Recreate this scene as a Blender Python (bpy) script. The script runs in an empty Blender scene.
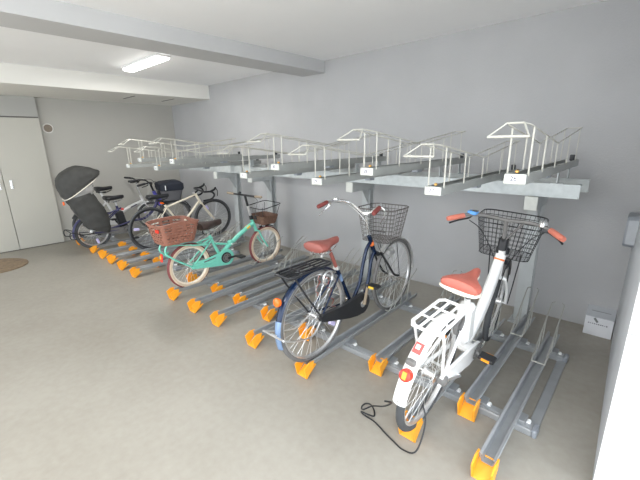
import bpy, math, random
from math import sin, cos, pi, radians as R
from mathutils import Vector, Matrix
random.seed(7)
SC = bpy.context.scene
COL = SC.collection
V = Vector

# ------------------------------------------------------------------ materials
MATS = {}
def mat(name, col, rough=0.5, metal=0.0, var=0.06, scale=30.0, bump=0.0, emit=None, trans=0.0, alpha=1.0, spec=None, bscale=None):
    if name in MATS: return MATS[name]
    m = bpy.data.materials.new(name); m.use_nodes = True
    nt = m.node_tree; b = nt.nodes['Principled BSDF']
    b.inputs['Roughness'].default_value = rough
    b.inputs['Metallic'].default_value = metal
    if spec is not None: b.inputs['Specular IOR Level'].default_value = spec
    tc = nt.nodes.new('ShaderNodeTexCoord')
    nz = nt.nodes.new('ShaderNodeTexNoise'); nz.inputs['Scale'].default_value = scale
    nz.inputs['Detail'].default_value = 5
    nt.links.new(tc.outputs['Object'], nz.inputs['Vector'])
    rp = nt.nodes.new('ShaderNodeValToRGB')
    rp.color_ramp.elements[0].position = 0.3; rp.color_ramp.elements[1].position = 0.7
    c0 = [max(0, c*(1-var)) for c in col]; c1 = [min(1, c*(1+var)) for c in col]
    rp.color_ramp.elements[0].color = (*c0, 1); rp.color_ramp.elements[1].color = (*c1, 1)
    nt.links.new(nz.outputs['Fac'], rp.inputs['Fac'])
    nt.links.new(rp.outputs['Color'], b.inputs['Base Color'])
    if bump:
        n2 = nt.nodes.new('ShaderNodeTexNoise'); n2.inputs['Scale'].default_value = bscale or scale*4
        n2.inputs['Detail'].default_value = 3
        nt.links.new(tc.outputs['Object'], n2.inputs['Vector'])
        bp = nt.nodes.new('ShaderNodeBump'); bp.inputs['Strength'].default_value = bump
        bp.inputs['Distance'].default_value = 0.01
        nt.links.new(n2.outputs['Fac'], bp.inputs['Height'])
        nt.links.new(bp.outputs['Normal'], b.inputs['Normal'])
    if emit:
        b.inputs['Emission Color'].default_value = (*emit[0], 1); b.inputs['Emission Strength'].default_value = emit[1]
    if trans: b.inputs['Transmission Weight'].default_value = trans
    if alpha < 1: b.inputs['Alpha'].default_value = alpha
    MATS[name] = m
    return m

def concrete(name, c0, c1, rough, seed=0.0, stain=0.5):
    m = bpy.data.materials.new(name); m.use_nodes = True
    nt = m.node_tree; b = nt.nodes['Principled BSDF']; b.inputs['Roughness'].default_value = rough
    tc = nt.nodes.new('ShaderNodeTexCoord')
    mp = nt.nodes.new('ShaderNodeMapping'); mp.inputs['Location'].default_value = (seed, seed*2, 0)
    nt.links.new(tc.outputs['Object'], mp.inputs['Vector'])
    n1 = nt.nodes.new('ShaderNodeTexNoise'); n1.inputs['Scale'].default_value = 0.9; n1.inputs['Detail'].default_value = 8
    n1.inputs['Roughness'].default_value = 0.62
    n2 = nt.nodes.new('ShaderNodeTexNoise'); n2.inputs['Scale'].default_value = 22; n2.inputs['Detail'].default_value = 6
    for n in (n1, n2): nt.links.new(mp.outputs['Vector'], n.inputs['Vector'])
    mx = nt.nodes.new('ShaderNodeMix'); mx.data_type = 'FLOAT'; mx.inputs['Factor'].default_value = 0.3
    nt.links.new(n1.outputs['Fac'], mx.inputs['A']); nt.links.new(n2.outputs['Fac'], mx.inputs['B'])
    rp = nt.nodes.new('ShaderNodeValToRGB'); rp.color_ramp.elements[0].position = 0.34; rp.color_ramp.elements[1].position = 0.62
    rp.color_ramp.elements[0].color = (*c0, 1); rp.color_ramp.elements[1].color = (*c1, 1)
    nt.links.new(mx.outputs['Result'], rp.inputs['Fac']); nt.links.new(rp.outputs['Color'], b.inputs['Base Color'])
    bp = nt.nodes.new('ShaderNodeBump'); bp.inputs['Strength'].default_value = 0.12; bp.inputs['Distance'].default_value = 0.004
    nt.links.new(n2.outputs['Fac'], bp.inputs['Height']); nt.links.new(bp.outputs['Normal'], b.inputs['Normal'])
    return m

floor_m = concrete('floor_concrete', (0.295, 0.272, 0.232), (0.365, 0.345, 0.303), 0.5)
wall_m  = mat('grey_wall_paint', (0.437, 0.436, 0.440), 0.8, var=0.03, scale=3, bump=0.2, bscale=90)
left_m  = mat('pale_wall_paint', (0.49, 0.475, 0.435), 0.75, var=0.02, scale=2, bump=0.1, bscale=90)
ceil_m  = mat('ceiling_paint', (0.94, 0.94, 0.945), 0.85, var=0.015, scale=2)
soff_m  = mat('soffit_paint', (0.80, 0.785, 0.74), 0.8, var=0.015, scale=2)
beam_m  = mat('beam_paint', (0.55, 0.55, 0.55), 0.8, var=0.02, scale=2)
door_m  = mat('door_paint', (0.50, 0.485, 0.43), 0.35, var=0.015, scale=2)
head_m  = mat('header_panel_paint', (0.42, 0.415, 0.39), 0.6, var=0.02, scale=2)
dark_gap= mat('dark_gap', (0.16, 0.15, 0.14), 0.8)
white_m = mat('white_cladding', (0.93, 0.93, 0.93), 0.5, var=0.01, scale=2)
pier_m  = mat('pier_grey_paint', (0.62, 0.64, 0.67), 0.75, var=0.02, scale=3, bump=0.1, bscale=80)
ring_m  = mat('vent_plastic', (0.78, 0.76, 0.72), 0.5)
ventb_m = mat('vent_mesh_brown', (0.27, 0.22, 0.17), 0.6)
hole_m  = mat('manhole_brown', (0.235, 0.17, 0.11), 0.7, var=0.25, scale=25, bump=0.3)
light_e = mat('lamp_diffuser', (0.95, 0.95, 0.95), 0.4, emit=((1, 0.98, 0.94), 14))
lampb_m = mat('lamp_housing', (0.85, 0.85, 0.85), 0.4)
galv_m  = mat('galvanised_steel', (0.46, 0.49, 0.49), 0.4, 0.2, var=0.09, scale=22)
rail_m  = mat('rail_steel', (0.385, 0.40, 0.415), 0.36, 0.35, var=0.08, scale=9)
railt_m = mat('tray_steel', (0.34, 0.35, 0.335), 0.4, 0.2, var=0.08, scale=9)
post_m  = mat('rack_post_steel', (0.47, 0.49, 0.49), 0.5, 0.2, var=0.06, scale=9)
plat_m  = mat('carriage_steel', (0.42, 0.435, 0.45), 0.35, 0.6, var=0.08, scale=15)
wire_m  = mat('cream_coated_wire', (0.50, 0.49, 0.435), 0.45, 0.0)
gwire_m = mat('grey_zinc_wire', (0.42, 0.42, 0.39), 0.4, 0.4)
oran_m  = mat('orange_plastic', (1.0, 0.40, 0.025), 0.4, var=0.06)
cap_m   = mat('white_plastic_cap', (0.62, 0.63, 0.59), 0.45)
plate_m = mat('number_plate_white', (0.93, 0.93, 0.93), 0.4, var=0.01)
ink_m   = mat('grey_ink', (0.10, 0.10, 0.13), 0.6)
black_m = mat('black_rubber', (0.025, 0.025, 0.028), 0.65)
blk_m   = mat('black_plastic', (0.02, 0.021, 0.024), 0.4)
gtire_m = mat('grey_tyre_rubber', (0.16, 0.155, 0.15), 0.75)
dtire_m = mat('dark_tyre_rubber', (0.065, 0.068, 0.072), 0.75)
brass_m = mat('brass_latch', (0.75, 0.42, 0.12), 0.35, 0.6)
alu_m   = mat('polished_aluminium', (0.82, 0.82, 0.82), 0.28, 0.85)
steel_m = mat('chrome_steel', (0.80, 0.80, 0.80), 0.2, 0.9)
spoke_m = mat('spoke_steel', (0.80, 0.80, 0.80), 0.3, 0.7)
navy_m  = mat('navy_lacquer', (0.007, 0.018, 0.050), 0.18, 0.2)
nvy2_m  = mat('indigo_lacquer', (0.05, 0.05, 0.13), 0.3, 0.2)
blue_m  = mat('violet_blue_lacquer', (0.10, 0.10, 0.45), 0.3, 0.25)
lblue_m = mat('light_blue_fender', (0.22, 0.32, 0.50), 0.3, 0.3)
mint_m  = mat('mint_lacquer', (0.21, 0.66, 0.52), 0.3)
cream_m = mat('cream_lacquer', (0.78, 0.71, 0.58), 0.3)
whit_m  = mat('white_lacquer', (0.90, 0.90, 0.89), 0.22, var=0.01)
silv_m  = mat('silver_lacquer', (0.80, 0.80, 0.80), 0.3, 0.1)
bask_m  = mat('brown_plastic_basket', (0.29, 0.125, 0.085), 0.5)
wick_m  = mat('brown_weave', (0.17, 0.09, 0.06), 0.7, var=0.4, scale=60, bump=0.5)
gbsk_m  = mat('grey_brown_wire_basket', (0.16, 0.145, 0.14), 0.45, 0.3)
redb_m  = mat('red_brown_leatherette', (0.28, 0.085, 0.068), 0.45)
salm_m  = mat('salmon_leatherette', (0.47, 0.125, 0.09), 0.45)
salg_m  = mat('salmon_grip', (0.62, 0.19, 0.13), 0.5)
crm_m   = mat('cream_piping', (0.85, 0.80, 0.70), 0.5)
drkb_m  = mat('dark_brown_leather', (0.055, 0.035, 0.030), 0.4)
pgrip_m = mat('dark_red_grip', (0.20, 0.045, 0.04), 0.5)
red_m   = mat('red_reflector', (0.80, 0.05, 0.03), 0.15, emit=None)
amb_m   = mat('amber_reflector', (0.95, 0.35, 0.03), 0.15)
rdor_m  = mat('orange_red_reflector', (0.95, 0.16, 0.02), 0.15)
refw_m  = mat('violet_white_reflector', (0.72, 0.65, 1.0), 0.1, spec=1.0)
yel_m   = mat('yellow_pedal_reflector', (0.95, 0.60, 0.05), 0.3)
cloth_m = mat('charcoal_cover_cloth', (0.050, 0.050, 0.047), 0.75, var=0.15, scale=14, bump=0.8, bscale=9)
gcl_m   = mat('dark_navy_basket_cloth', (0.018, 0.022, 0.035), 0.8, bump=0.5, bscale=14)
gcl2_m  = mat('grey_basket_mesh', (0.13, 0.13, 0.14), 0.8)
vinyl_m = mat('clear_vinyl', (0.75, 0.74, 0.72), 0.15, alpha=0.35)
tan_m   = mat('tan_sidewall', (0.72, 0.50, 0.33), 0.7)
ctire_m = mat('cream_tyre', (0.66, 0.52, 0.38), 0.7)
mred_m  = mat('maroon_tyre', (0.20, 0.05, 0.05), 0.7)
crim_m  = mat('cream_rim', (0.83, 0.74, 0.62), 0.4)
woodg_m = mat('tan_grip', (0.30, 0.24, 0.17), 0.5)
disp_m  = mat('blue_display', (0.12, 0.35, 0.75), 0.2)
dgl_m   = mat('dark_display_glass', (0.03, 0.04, 0.035), 0.1)
redd_m  = mat('red_sticker', (0.78, 0.10, 0.09), 0.4)
orst_m  = mat('orange_sticker', (0.95, 0.22, 0.05), 0.4)
box_m   = mat('white_box_paint', (0.72, 0.73, 0.76), 0.45, var=0.01)
boxt_m  = mat('grey_box_top', (0.52, 0.54, 0.57), 0.45, var=0.01)
mark_m  = mat('grey_marker', (0.20, 0.22, 0.22), 0.5)
lamp2_m = mat('grey_wall_unit', (0.42, 0.44, 0.47), 0.35)
lamp3_m = mat('grey_wall_unit_rim', (0.28, 0.30, 0.33), 0.35)

# ------------------------------------------------------------------ mesh builder
REMAP = None      # (forward shift, height factor) tuning the frame proportions of one bicycle
def remap(p):
    if REMAP is None: return p
    by, az, ya, yb = REMAP
    return V((p[0], p[1]+by*min(1, max(0, (p[1]-ya)/(yb-ya))), p[2]*az))
class MB:
    def __init__(s, xf=None, raw=False): s.v = []; s.f = []; s.xf = xf; s.raw = raw
    def add(s, vs, fs):
        o = len(s.v)
        s.v += [tuple(p) for p in vs]
        s.f += [tuple(i+o for i in f) for f in fs]
    def tube(s, pts, r, n=8, closed=False, caps=True):
        P = [V(p) for p in pts]; k = len(P)
        rr = r if isinstance(r, (list, tuple)) else [r]*k
        T = []
        for i in range(k):
            if closed: d = P[(i+1) % k]-P[i-1]
            elif i == 0: d = P[1]-P[0]
            elif i == k-1: d = P[-1]-P[-2]
            else: d = (P[i+1]-P[i]).normalized()+(P[i]-P[i-1]).normalized()
            T.append(d.normalized() if d.length > 1e-9 else V((0, 0, 1)))
        up = V((0, 0, 1)) if abs(T[0].z) < 0.9 else V((1, 0, 0))
        N = (up-T[0]*up.dot(T[0])).normalized()
        vs = []
        for i in range(k):
            if i:
                N = N-T[i]*N.dot(T[i])
                N = N.normalized() if N.length > 1e-6 else V((1, 0, 0))
            B = T[i].cross(N)
            for j in range(n):
                a = 2*pi*j/n
                vs.append(P[i]+(N*cos(a)+B*sin(a))*rr[i])
        fs = []
        m = k if closed else k-1
        for i in range(m):
            for j in range(n):
                a = i*n+j; b = i*n+(j+1) % n; c = ((i+1) % k)*n+(j+1) % n; d = ((i+1) % k)*n+j
                fs.append((a, b, c, d))
        if caps and not closed:
            fs.append(tuple(range(n))[::-1]); fs.append(tuple((k-1)*n+j for j in range(n)))
        s.add(vs, fs); return s
    def smooth_tube(s, pts, r, n=8, sub=5, closed=False):
        P = [V(p) for p in pts]; k = len(P); out = []; rr = []
        isl = isinstance(r, (list, tuple))
        for i in range(k if closed else k-1):
            g = (lambda q: P[q % k]) if closed else (lambda q: P[min(max(q, 0), k-1)])
            p0, p1, p2, p3 = g(i-1), g(i), g(i+1), g(i+2)
            for j in range(sub):
                t = j/sub
                out.append(0.5*((2*p1)+(-p0+p2)*t+(2*p0-5*p1+4*p2-p3)*t*t+(-p0+3*p1-3*p2+p3)*t**3))
                if isl: rr.append(r[i]*(1-t)+r[min(i+1, k-1)]*t)
        if not closed:
            out.append(P[-1])
            if isl: rr.append(r[-1])
        return s.tube(out, rr if isl else r, n, closed)
    def box(s, c, d, rot=None, bev=0.0):
        hx, hy, hz = d[0]/2, d[1]/2, d[2]/2; c = V(c)
        if bev <= 0:
            vs = [V((x*hx, y*hy, z*hz)) for x in (-1, 1) for y in (-1, 1) for z in (-1, 1)]
            fs = [(0, 1, 3, 2), (4, 6, 7, 5), (0, 4, 5, 1), (2, 3, 7, 6), (0, 2, 6, 4), (1, 5, 7, 3)]
        else:
            b = min(bev, hx*.9, hy*.9, hz*.9)
            oct_ = []
            for z, i in ((-hz, b), (-hz+b, 0), (hz-b, 0), (hz, b)):
                X, Y = hx-i, hy-i
                oct_ += [V((X-b, Y, z)), V((X, Y-b, z)), V((X, -Y+b, z)), V((X-b, -Y, z)), V((-X+b, -Y, z)), V((-X, -Y+b, z)), V((-X, Y-b, z)), V((-X+b, Y, z))]
            vs = oct_; fs = [tuple(range(8)), tuple(range(24, 32))[::-1]]
            for k in range(3):
                for j in range(8):
                    fs.append((k*8+j, (k+1)*8+j, (k+1)*8+(j+1) % 8, k*8+(j+1) % 8))
        if rot is not None: vs = [rot @ p for p in vs]
        s.add([p+c for p in vs], fs); return s
    def prism(s, poly, x0, x1, bev=0):
        # outline in (y,z), extruded along x
        n = len(poly)
        vs = [(x0, y, z) for y, z in poly]+[(x1, y, z) for y, z in poly]
        fs = [tuple(range(n))[::-1], tuple(range(n, 2*n))]+[(i, (i+1) % n, n+(i+1) % n, n+i) for i in range(n)]
        s.add(vs, fs); return s
    def prof(s, poly, y0, y1):
        # profile in (x,z), extruded along y
        n = len(poly)
        vs = [(x, y0, z) for x, z in poly]+[(x, y1, z) for x, z in poly]
        fs = [tuple(range(n)), tuple(range(n, 2*n))[::-1]]+[(i, n+i, n+(i+1) % n, (i+1) % n) for i in range(n)]
        s.add(vs, fs); return s
    def cyl(s, a, b, r, n=16, r2=None): return s.tube([a, b], [r, r if r2 is None else r2], n)
    def lathe(s, axis_o, axis, prof, n=32):
        # prof: list of (radius, along axis)
        A = V(axis).normalized(); up = V((0, 0, 1)) if abs(A.z) < .9 else V((1, 0, 0))
        N = (up-A*up.dot(A)).normalized(); B = A.cross(N); O = V(axis_o); m = len(prof)
        vs = [O+A*h+(N*cos(2*pi*j/n)+B*sin(2*pi*j/n))*r for r, h in prof for j in range(n)]
        fs = [(i*n+j, i*n+(j+1) % n, (i+1)*n+(j+1) % n, (i+1)*n+j) for i in range(m-1) for j in range(n)]
        fs.append(tuple(range(n))[::-1]); fs.append(tuple((m-1)*n+j for j in range(n)))
        s.add(vs, fs); return s
    def ring(s, c, R_, prof, n=48, a0=0, a1=2*pi):
        # revolve closed profile (x, dr) round the x axis through c, radius R_
        c = V(c); m = len(prof); full = abs(a1-a0-2*pi) < 1e-6; k = n if full else n+1
        vs = [c+V((x, (R_+dr)*cos(a0+(a1-a0)*i/n), (R_+dr)*sin(a0+(a1-a0)*i/n))) for i in range(k) for x, dr in prof]
        fs = []
        for i in range(n):
            i2 = (i+1) % k
            for j in range(m): fs.append((i*m+j, i*m+(j+1) % m, i2*m+(j+1) % m, i2*m+j))
        if not full: fs += [tuple(range(m))[::-1], tuple((k-1)*m+j for j in range(m))]
        s.add(vs, fs); return s
    def loft(s, rings, caps=True):
        m = len(rings[0]); vs = [p for r_ in rings for p in r_]; fs = []
        for i in range(len(rings)-1):
            for j in range(m): fs.append((i*m+j, i*m+(j+1) % m, (i+1)*m+(j+1) % m, (i+1)*m+j))
        if caps: fs += [tuple(range(m))[::-1], tuple((len(rings)-1)*m+j for j in range(m))]
        s.add(vs, fs); return s
    def build(s, name, m, parent=None, smooth=False, label=None, solid=0, origin=None):
        vs = s.v if s.raw else [remap(V(p)) for p in s.v]
        vs = [s.xf(V(p)) for p in vs] if s.xf else vs
        if origin is not None: vs = [tuple(V(p)-V(origin)) for p in vs]
        me = bpy.data.meshes.new(name); me.from_pydata([tuple(p) for p in vs], [], s.f); me.update()
        import bmesh
        bm = bmesh.new(); bm.from_mesh(me); bmesh.ops.recalc_face_normals(bm, faces=bm.faces); bm.to_mesh(me); bm.free()
        if smooth:
            me.shade_smooth()
            me.set_sharp_from_angle(angle=R(40))
        me.materials.append(m)
        o = bpy.data.objects.new(name, me); COL.objects.link(o)
        if parent is not None: o.parent = parent
        if origin is not None: o.location = origin
        if solid:
            md = o.modifiers.new('thickness', 'SOLIDIFY'); md.thickness = solid; md.offset = 0
        if label: o['label'] = label
        return o

def tag(o, label, cat, group=None):
    o['label'] = label; o['category'] = cat
    if group: o['group'] = group
    return o
def thing(name, label, cat, loc, rot=(0, 0, 0), group=None):
    o = bpy.data.objects.new(name, None); COL.objects.link(o)
    o.empty_display_size = 0.1; o.location = loc; o.rotation_euler = rot
    return tag(o, label, cat, group)
def struct(o): o['kind'] = 'structure'; return o
def copy_tree(o, parent=None):
    c = o.copy(); COL.objects.link(c)
    if parent: c.parent = parent
    for ch in list(o.children): copy_tree(ch, c)
    return c
def text_mesh(txt, size, m, parent, loc, rot, name='number', depth=0.0006):
    cu = bpy.data.curves.new('txt', 'FONT'); cu.body = txt; cu.size = size; cu.extrude = depth; cu.offset = .0004
    cu.align_x = 'CENTER'; cu.align_y = 'CENTER'
    t = bpy.data.objects.new('txt', cu); COL.objects.link(t)
    dg = bpy.context.evaluated_depsgraph_get(); dg.update()
    me = bpy.data.meshes.new_from_object(t.evaluated_get(dg))
    bpy.data.objects.remove(t); bpy.data.curves.remove(cu)
    me.materials.clear(); me.materials.append(m)
    o = bpy.data.objects.new(name, me); COL.objects.link(o); o.parent = parent; o.location = loc; o.rotation_euler = rot
    return o

# ------------------------------------------------------------------ camera
f_, pi_, ro_, ya_ = 357.63, 0.26796, -0.01699, -0.743637
cy, sy = cos(ya_), sin(ya_)
Fv = V((sy*cos(pi_), cy*cos(pi_), -sin(pi_)))
r0 = V((cy, -sy, 0)); u0 = r0.cross(Fv)
rv = r0*cos(ro_)+u0*sin(ro_); uv = -r0*sin(ro_)+u0*cos(ro_)
cam = bpy.data.cameras.new('camera'); co = bpy.data.objects.new('camera', cam); COL.objects.link(co)
M = Matrix(((rv.x, uv.x, -Fv.x, 0), (rv.y, uv.y, -Fv.y, 0), (rv.z, uv.z, -Fv.z, 1.5), (0, 0, 0, 1)))
co.matrix_world = M
cam.sensor_fit = 'HORIZONTAL'; cam.sensor_width = 36; cam.lens = f_/640*36; cam.clip_start = 0.05
SC.camera = co

# ------------------------------------------------------------------ room shell
WY = 3.427; LX = -6.90; ZC = 2.41
def boxobj(name, lo, hi, m, parent=None, bev=0):
    c = [(a+b)/2 for a, b in zip(lo, hi)]; d = [b-a for a, b in zip(lo, hi)]
    return MB().box(c, d, bev=bev).build(name, m, parent)
struct(boxobj('floor', (LX-.3, -6, -.12), (4.0, WY+.15, 0), floor_m))
struct(boxobj('wall_back', (LX-.2, WY, 0), (1.6, WY+.2, ZC+.12), wall_m))
struct(boxobj('wall_left', (LX-.2, -3.0, 0), (LX, WY, ZC+.12), left_m))
struct(boxobj('ceiling', (LX-.2, -4.0, ZC), (0.03, WY+.2, ZC+.15), ceil_m))
o = MB(); o.add([(-.013, WY, 0), (.036, 1.70, 0), (1.6, 1.72, 0), (1.6, WY, 0), (-.013, WY, ZC), (.036, 1.70, ZC), (1.6, 1.72, ZC), (1.6, WY, ZC)],
      [(0, 1, 2, 3), (4, 7, 6, 5), (0, 4, 5, 1), (1, 5, 6, 2), (2, 6, 7, 3), (3, 7, 4, 0)])
struct(o.build('wall_right', pier_m))
# white cladding on the end of the right wall, two panels with a joint
struct(boxobj('trim_1', (.037, 1.675, 0), (1.6, 1.70, .777), white_m))
struct(boxobj('trim_2', (.037, 1.675, .783), (1.6, 1.70, ZC+.1), white_m))
# ceiling beams
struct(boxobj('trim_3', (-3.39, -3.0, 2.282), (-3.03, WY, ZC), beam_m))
struct(boxobj('trim_4', (LX, -3.0, 2.20), (-5.56, WY, ZC), soff_m))
# header panel and double door in the left wall
DX = -6.83
struct(boxobj('trim_5', (LX, -.25, 1.925), (DX-.005, 1.325, 2.20), head_m))
struct(boxobj('trim_6', (LX, -.25, 1.905), (DX-.02, 1.325, 1.925), dark_gap))
struct(boxobj('trim_7', (LX, -.25, 0.0), (DX-.02, 1.325, 0.012), dark_gap))
for nm, y0, y1, hy in (('door_1', .757, 1.325, .835), ('door_2', .19, .751, .70)):
    d = struct(boxobj(nm, (LX, y0, .012), (DX, y1, 1.905), door_m, bev=.003))
    h = MB().box((DX+.006, hy, .975), (.008, .03, .13), bev=.003)
    h.box((DX+.012, hy, .975), (.014, .016, .10), bev=.003)
    h.build('door_handle', steel_m, d, label='recessed steel door pull')
struct(boxobj('trim_8', (LX, -.25, .012), (DX-.004, .18, 1.905), door_m))

# round vent
t = thing('round_vent', 'small round brown-meshed vent in a pale ring on the far left wall', 'vent', (LX, 1.425, 1.765))
MB().lathe((0, 0, 0), (1, 0, 0), [(.072, 0), (.072, .012), (.064, .02), (.056, .016), (.056, .006)], 32).build('ring', ring_m, t, True)
b = MB().lathe((.002, 0, 0), (1, 0, 0), [(.055, 0), (.055, .012)], 32)
for k in range(-4, 5):
    w = math.sqrt(max(0, .052**2-(k*.012)**2)); b.box((.017, 0, k*.012), (.004, 2*w, .004))
b.build('grille', ventb_m, t)
# oval cover / mat
t = MB(); n = 48
pts = []
for i in range(n):
    a = 2*pi*i/n; pts.append((-6.13+.40*cos(a)*1.0+.06*sin(a), .30+.42*sin(a)))
t.add([(x, y, .0005) for x, y in pts]+[(x, y, .010) for x, y in pts]+[(-6.13+(x+6.13)*.97, .30+(y-.30)*.97, .013) for x, y in pts],
      [tuple(range(n))[::-1], tuple(2*n+i for i in range(n))]+[(i, (i+1) % n, n+(i+1) % n, n+i) for i in range(n)]+[(n+i, n+(i+1) % n, 2*n+(i+1) % n, 2*n+i) for i in range(n)])
tag(t.build('round_doormat', hole_m), 'brown round mat on the floor in front of the double door', 'mat')

# ceiling lamp (two: the second is above the camera, outside the picture)
def ceiling_lamp(x0, x1, yc, label, zt, power):
    t = thing('ceiling_lamp', label, 'lamp', ((x0+x1)/2, yc, zt))
    L = x1-x0
    MB().box((0, 0, -.012), (L, .16, .024), bev=.004).build('housing', lampb_m, t)
    MB().loft([[(x*(L/2-.01)*k, y*.066*k2, z) for x, y in ((-1, -1), (1, -1), (1, 1), (-1, 1))] for k, k2, z in ((1, 1, -.0245), (1, .95, -.040), (.99, .7, -.048))]).build('diffuser', light_e, t)
    li = bpy.data.lights.new('lamp_light', 'AREA'); li.shape = 'RECTANGLE'; li.size = L; li.size_y = .14; li.energy = power; li.color = (1, .97, .92)
    lo = bpy.data.objects.new('lamp_light', li); COL.objects.link(lo); lo.parent = t; lo.location = (0, 0, -.055)
ceiling_lamp(-4.92, -3.98, 1.95, 'glowing white strip lamp on the ceiling between the two beams', ZC, 16)
ceiling_lamp(-1.95, -1.0, -.75, 'white strip lamp on the ceiling near the garage entrance', ZC, 24)
# slots in the soffit
for a, bb in (((-5.78, 2.38), (-5.70, 2.92)), ((-5.66, 2.75), (-5.60, 3.2))):
    pass
t = MB().box((-6.05, 2.35, 2.198), (.42, .02, .004)); tag(t.build('ceiling_slot', dark_gap), 'thin dark slot in the soffit, the one farther from the long grey wall', 'slot')
t = MB().box((-6.05, 2.95, 2.198), (.42, .02, .004)); tag(t.build('ceiling_slot', dark_gap), 'thin dark slot in the soffit, the one nearer the long grey wall', 'slot')

# box by the wall
t = thing('collection_box', 'white box with a grey slanted lid standing against the long grey wall in the corner', 'box', (-.105, 3.35, 0))
MB().prism([(-.065, 0), (.073, 0), (.073, .19), (-.06, .155)], -.088, .088).build('body', box_m, t)
MB().prism([(-.0665, .153), (-.0665, .158), (.073, .196), (.073, .191)], -.09, .09).build('lid', boxt_m, t)
MB().prism([(.0, .178), (.004, .179), (.004, .1805), (.0, .1795)], -.06, .06).build('slot', mark_m, t)
rot = Matrix.Rotation(R(-35), 3, 'Y')
MB().box((-.02, -.0675, .130), (.016, .006, .040), rot=rot, bev=.003).build('sticker_mark', mark_m, t)
b = MB()
for i, w in enumerate((.010, .004, .008, .006, .009, .008, .010, .007, .004, .009)):
    b.box((-.062+i*.0125, -.0652, .098), (w*.9, .0012, .006+.003*(i % 2)))
b.build('writing', ink_m, t)

# unit on the right wall
t = thing('wall_unit', 'grey rounded unit mounted on the right-hand wall near the corner', 'wall unit', (-.005, 3.20, .885))
def rrect(w, h, r, n=5):
    out = []
    for cx_, cz_, a0 in ((w-r, h-r, 0), (-w+r, h-r, 90), (-w+r, -h+r, 180), (w-r, -h+r, 270)):
        for k in range(n+1):
            a = R(a0+90*k/n); out.append((cx_+r*cos(a), cz_+r*sin(a)))
    return out
MB().loft([[(x, y, z) for y, z in rrect(.12, h, rr)] for x, h, rr in ((.02, .105, .035), (-.052, .105, .035), (-.060, .098, .03))]).build('housing', lamp3_m, t, True)
MB().prof([(a_*.026-.022, b_*.8) for a_, b_ in ((-1, -.1), (1, -.1), (1, .1), (-1, .1))], -.124, -.118).build('face_panel', lamp2_m, t)

# ------------------------------------------------------------------ rack: lower level
def base_frame(x0, x1, label):
    t = thing('rack_base_frame', label, 'rack base', ((x0+x1)/2, 2.3, 0))
    h = (x1-x0)/2
    for y in (1.88-2.3, 2.74-2.3):
        b = MB().box((0, y, .02), (2*h, .07, .038), bev=.004)
        b.box((0, y-.0, .0405), (2*h-.02, .03, .003))
        b.build('floor_beam', rail_m, t)
        for sx in (-1, 1):
            MB().box((sx*(h+.012), y, .022), (.026, .078, .044), bev=.006).build('end_cap', lamp3_m, t)
    for sx in (-1, 1):
        MB().box((sx*(h-.005), .01, .007), (.05, .80, .010), bev=.002).build('tie_bar', rail_m, t)
base_frame(-3.80, -.235, 'low steel floor frame under the rails on the nearer right side')
base_frame(-6.72, -4.12, 'low steel floor frame under the rails at the far left end')

def make_rail(short, label):
    zl = .105 if short else .060        # channel underside
    y0 = 1.76 if short else 1.42; yb = 2.70 if short else 2.42; ye = 3.10 if short else 2.92
    t = thing('bicycle_rail', label, 'rack rail', (0, 0, 0), group='lower rails of the bicycle rack')
    if short:
        zl = .062
    z0 = zl; z1 = zl+.040
    w = .036; b = MB()
    b.prof([(-w-.004, z1), (-w, z1+.003), (-w+.012, z1-.002), (-w+.012, z1-.006), (-w+.004, z1-.006), (-.020, z0+.004), (.020, z0+.004), (w-.004, z1-.006), (w-.012, z1-.006), (w-.012, z1-.002), (w, z1+.003), (w+.004, z1), (.024, z0), (-.024, z0)], y0+.05, ye)
    b.build('channel', rail_m, t)
    # orange entry guide: two cheeks and a ramp
    g = MB()
    for s in (-1, 1):
        x = s*.039
        g.add([(x, y0-.005, .002), (x+s*.008, y0-.005, .002), (x+s*.008, y0-.025, z1-.015), (x, y0-.025, z1-.015), (x, y0+.02, z1+.010), (x+s*.008, y0+.02, z1+.010), (x, y0+.065, z1+.006), (x+s*.008, y0+.065, z1+.006), (x, y0+.055, z0), (x+s*.008, y0+.055, z0)],
              [(0, 1, 2, 3), (3, 2, 5, 4), (4, 5, 7, 6), (6, 7, 9, 8), (8, 9, 1, 0), (0, 3, 4, 6, 8), (1, 9, 7, 5, 2)])
    g.add([(-.04, y0-.005, .002), (.04, y0-.005, .002), (.04, y0+.09, z0+.008), (-.04, y0+.09, z0+.008), (-.04, y0+.005, -.0+.001), (.04, y0+.005, .001), (.04, y0+.09, z0), (-.04, y0+.09, z0)],
          [(0, 1, 2, 3), (4, 7, 6, 5), (0, 4, 5, 1), (3, 2, 6, 7), (0, 3, 7, 4), (1, 5, 6, 2)])
    g.build('entry_guide', oran_m, t)
    # wire wheel guard
    top = z1+.25
    for s in (-1, 1):
        k = MB(); x = s*.038; r = .0044
        k.tube([(x, yb, z1+.002), (x, yb+.03, z1+.03), (x, ye-.08, top-.02), (x, ye-.04, top), (x*.55, ye-.02, top+.002)], r, 6)
        for q in (.25, .5, .78):
            yy = yb+.03+(ye-.11-yb)*q; zz = z1+.03+(top-.05-z1)*q
            k.tube([(x, yy, zz), (x, yy-.05+.02*q, z1-.004)], r*.8, 5)
        k.build('wheel_guard', gwire_m, t)
    MB().tube([(-.04, yb, z1+.004), (.04, yb, z1+.004)], .0042, 6).build('cross_wire', wire_m, t)
    # carriages riding on the floor frame
    for yy in (1.90, 2.74):
        if yy == 1.90 and not short: pass
        m = MB().box((.012, yy, .051), (.105, .075, .018), bev=.003)
        m.build('carriage_plate', plat_m, t)
        MB().lathe((.074, yy+.0, .043), (0, 1, 0), [(.011, -.012), (.011, .012)], 12).build('roller', plate_m, t, True)
    return t
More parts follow.
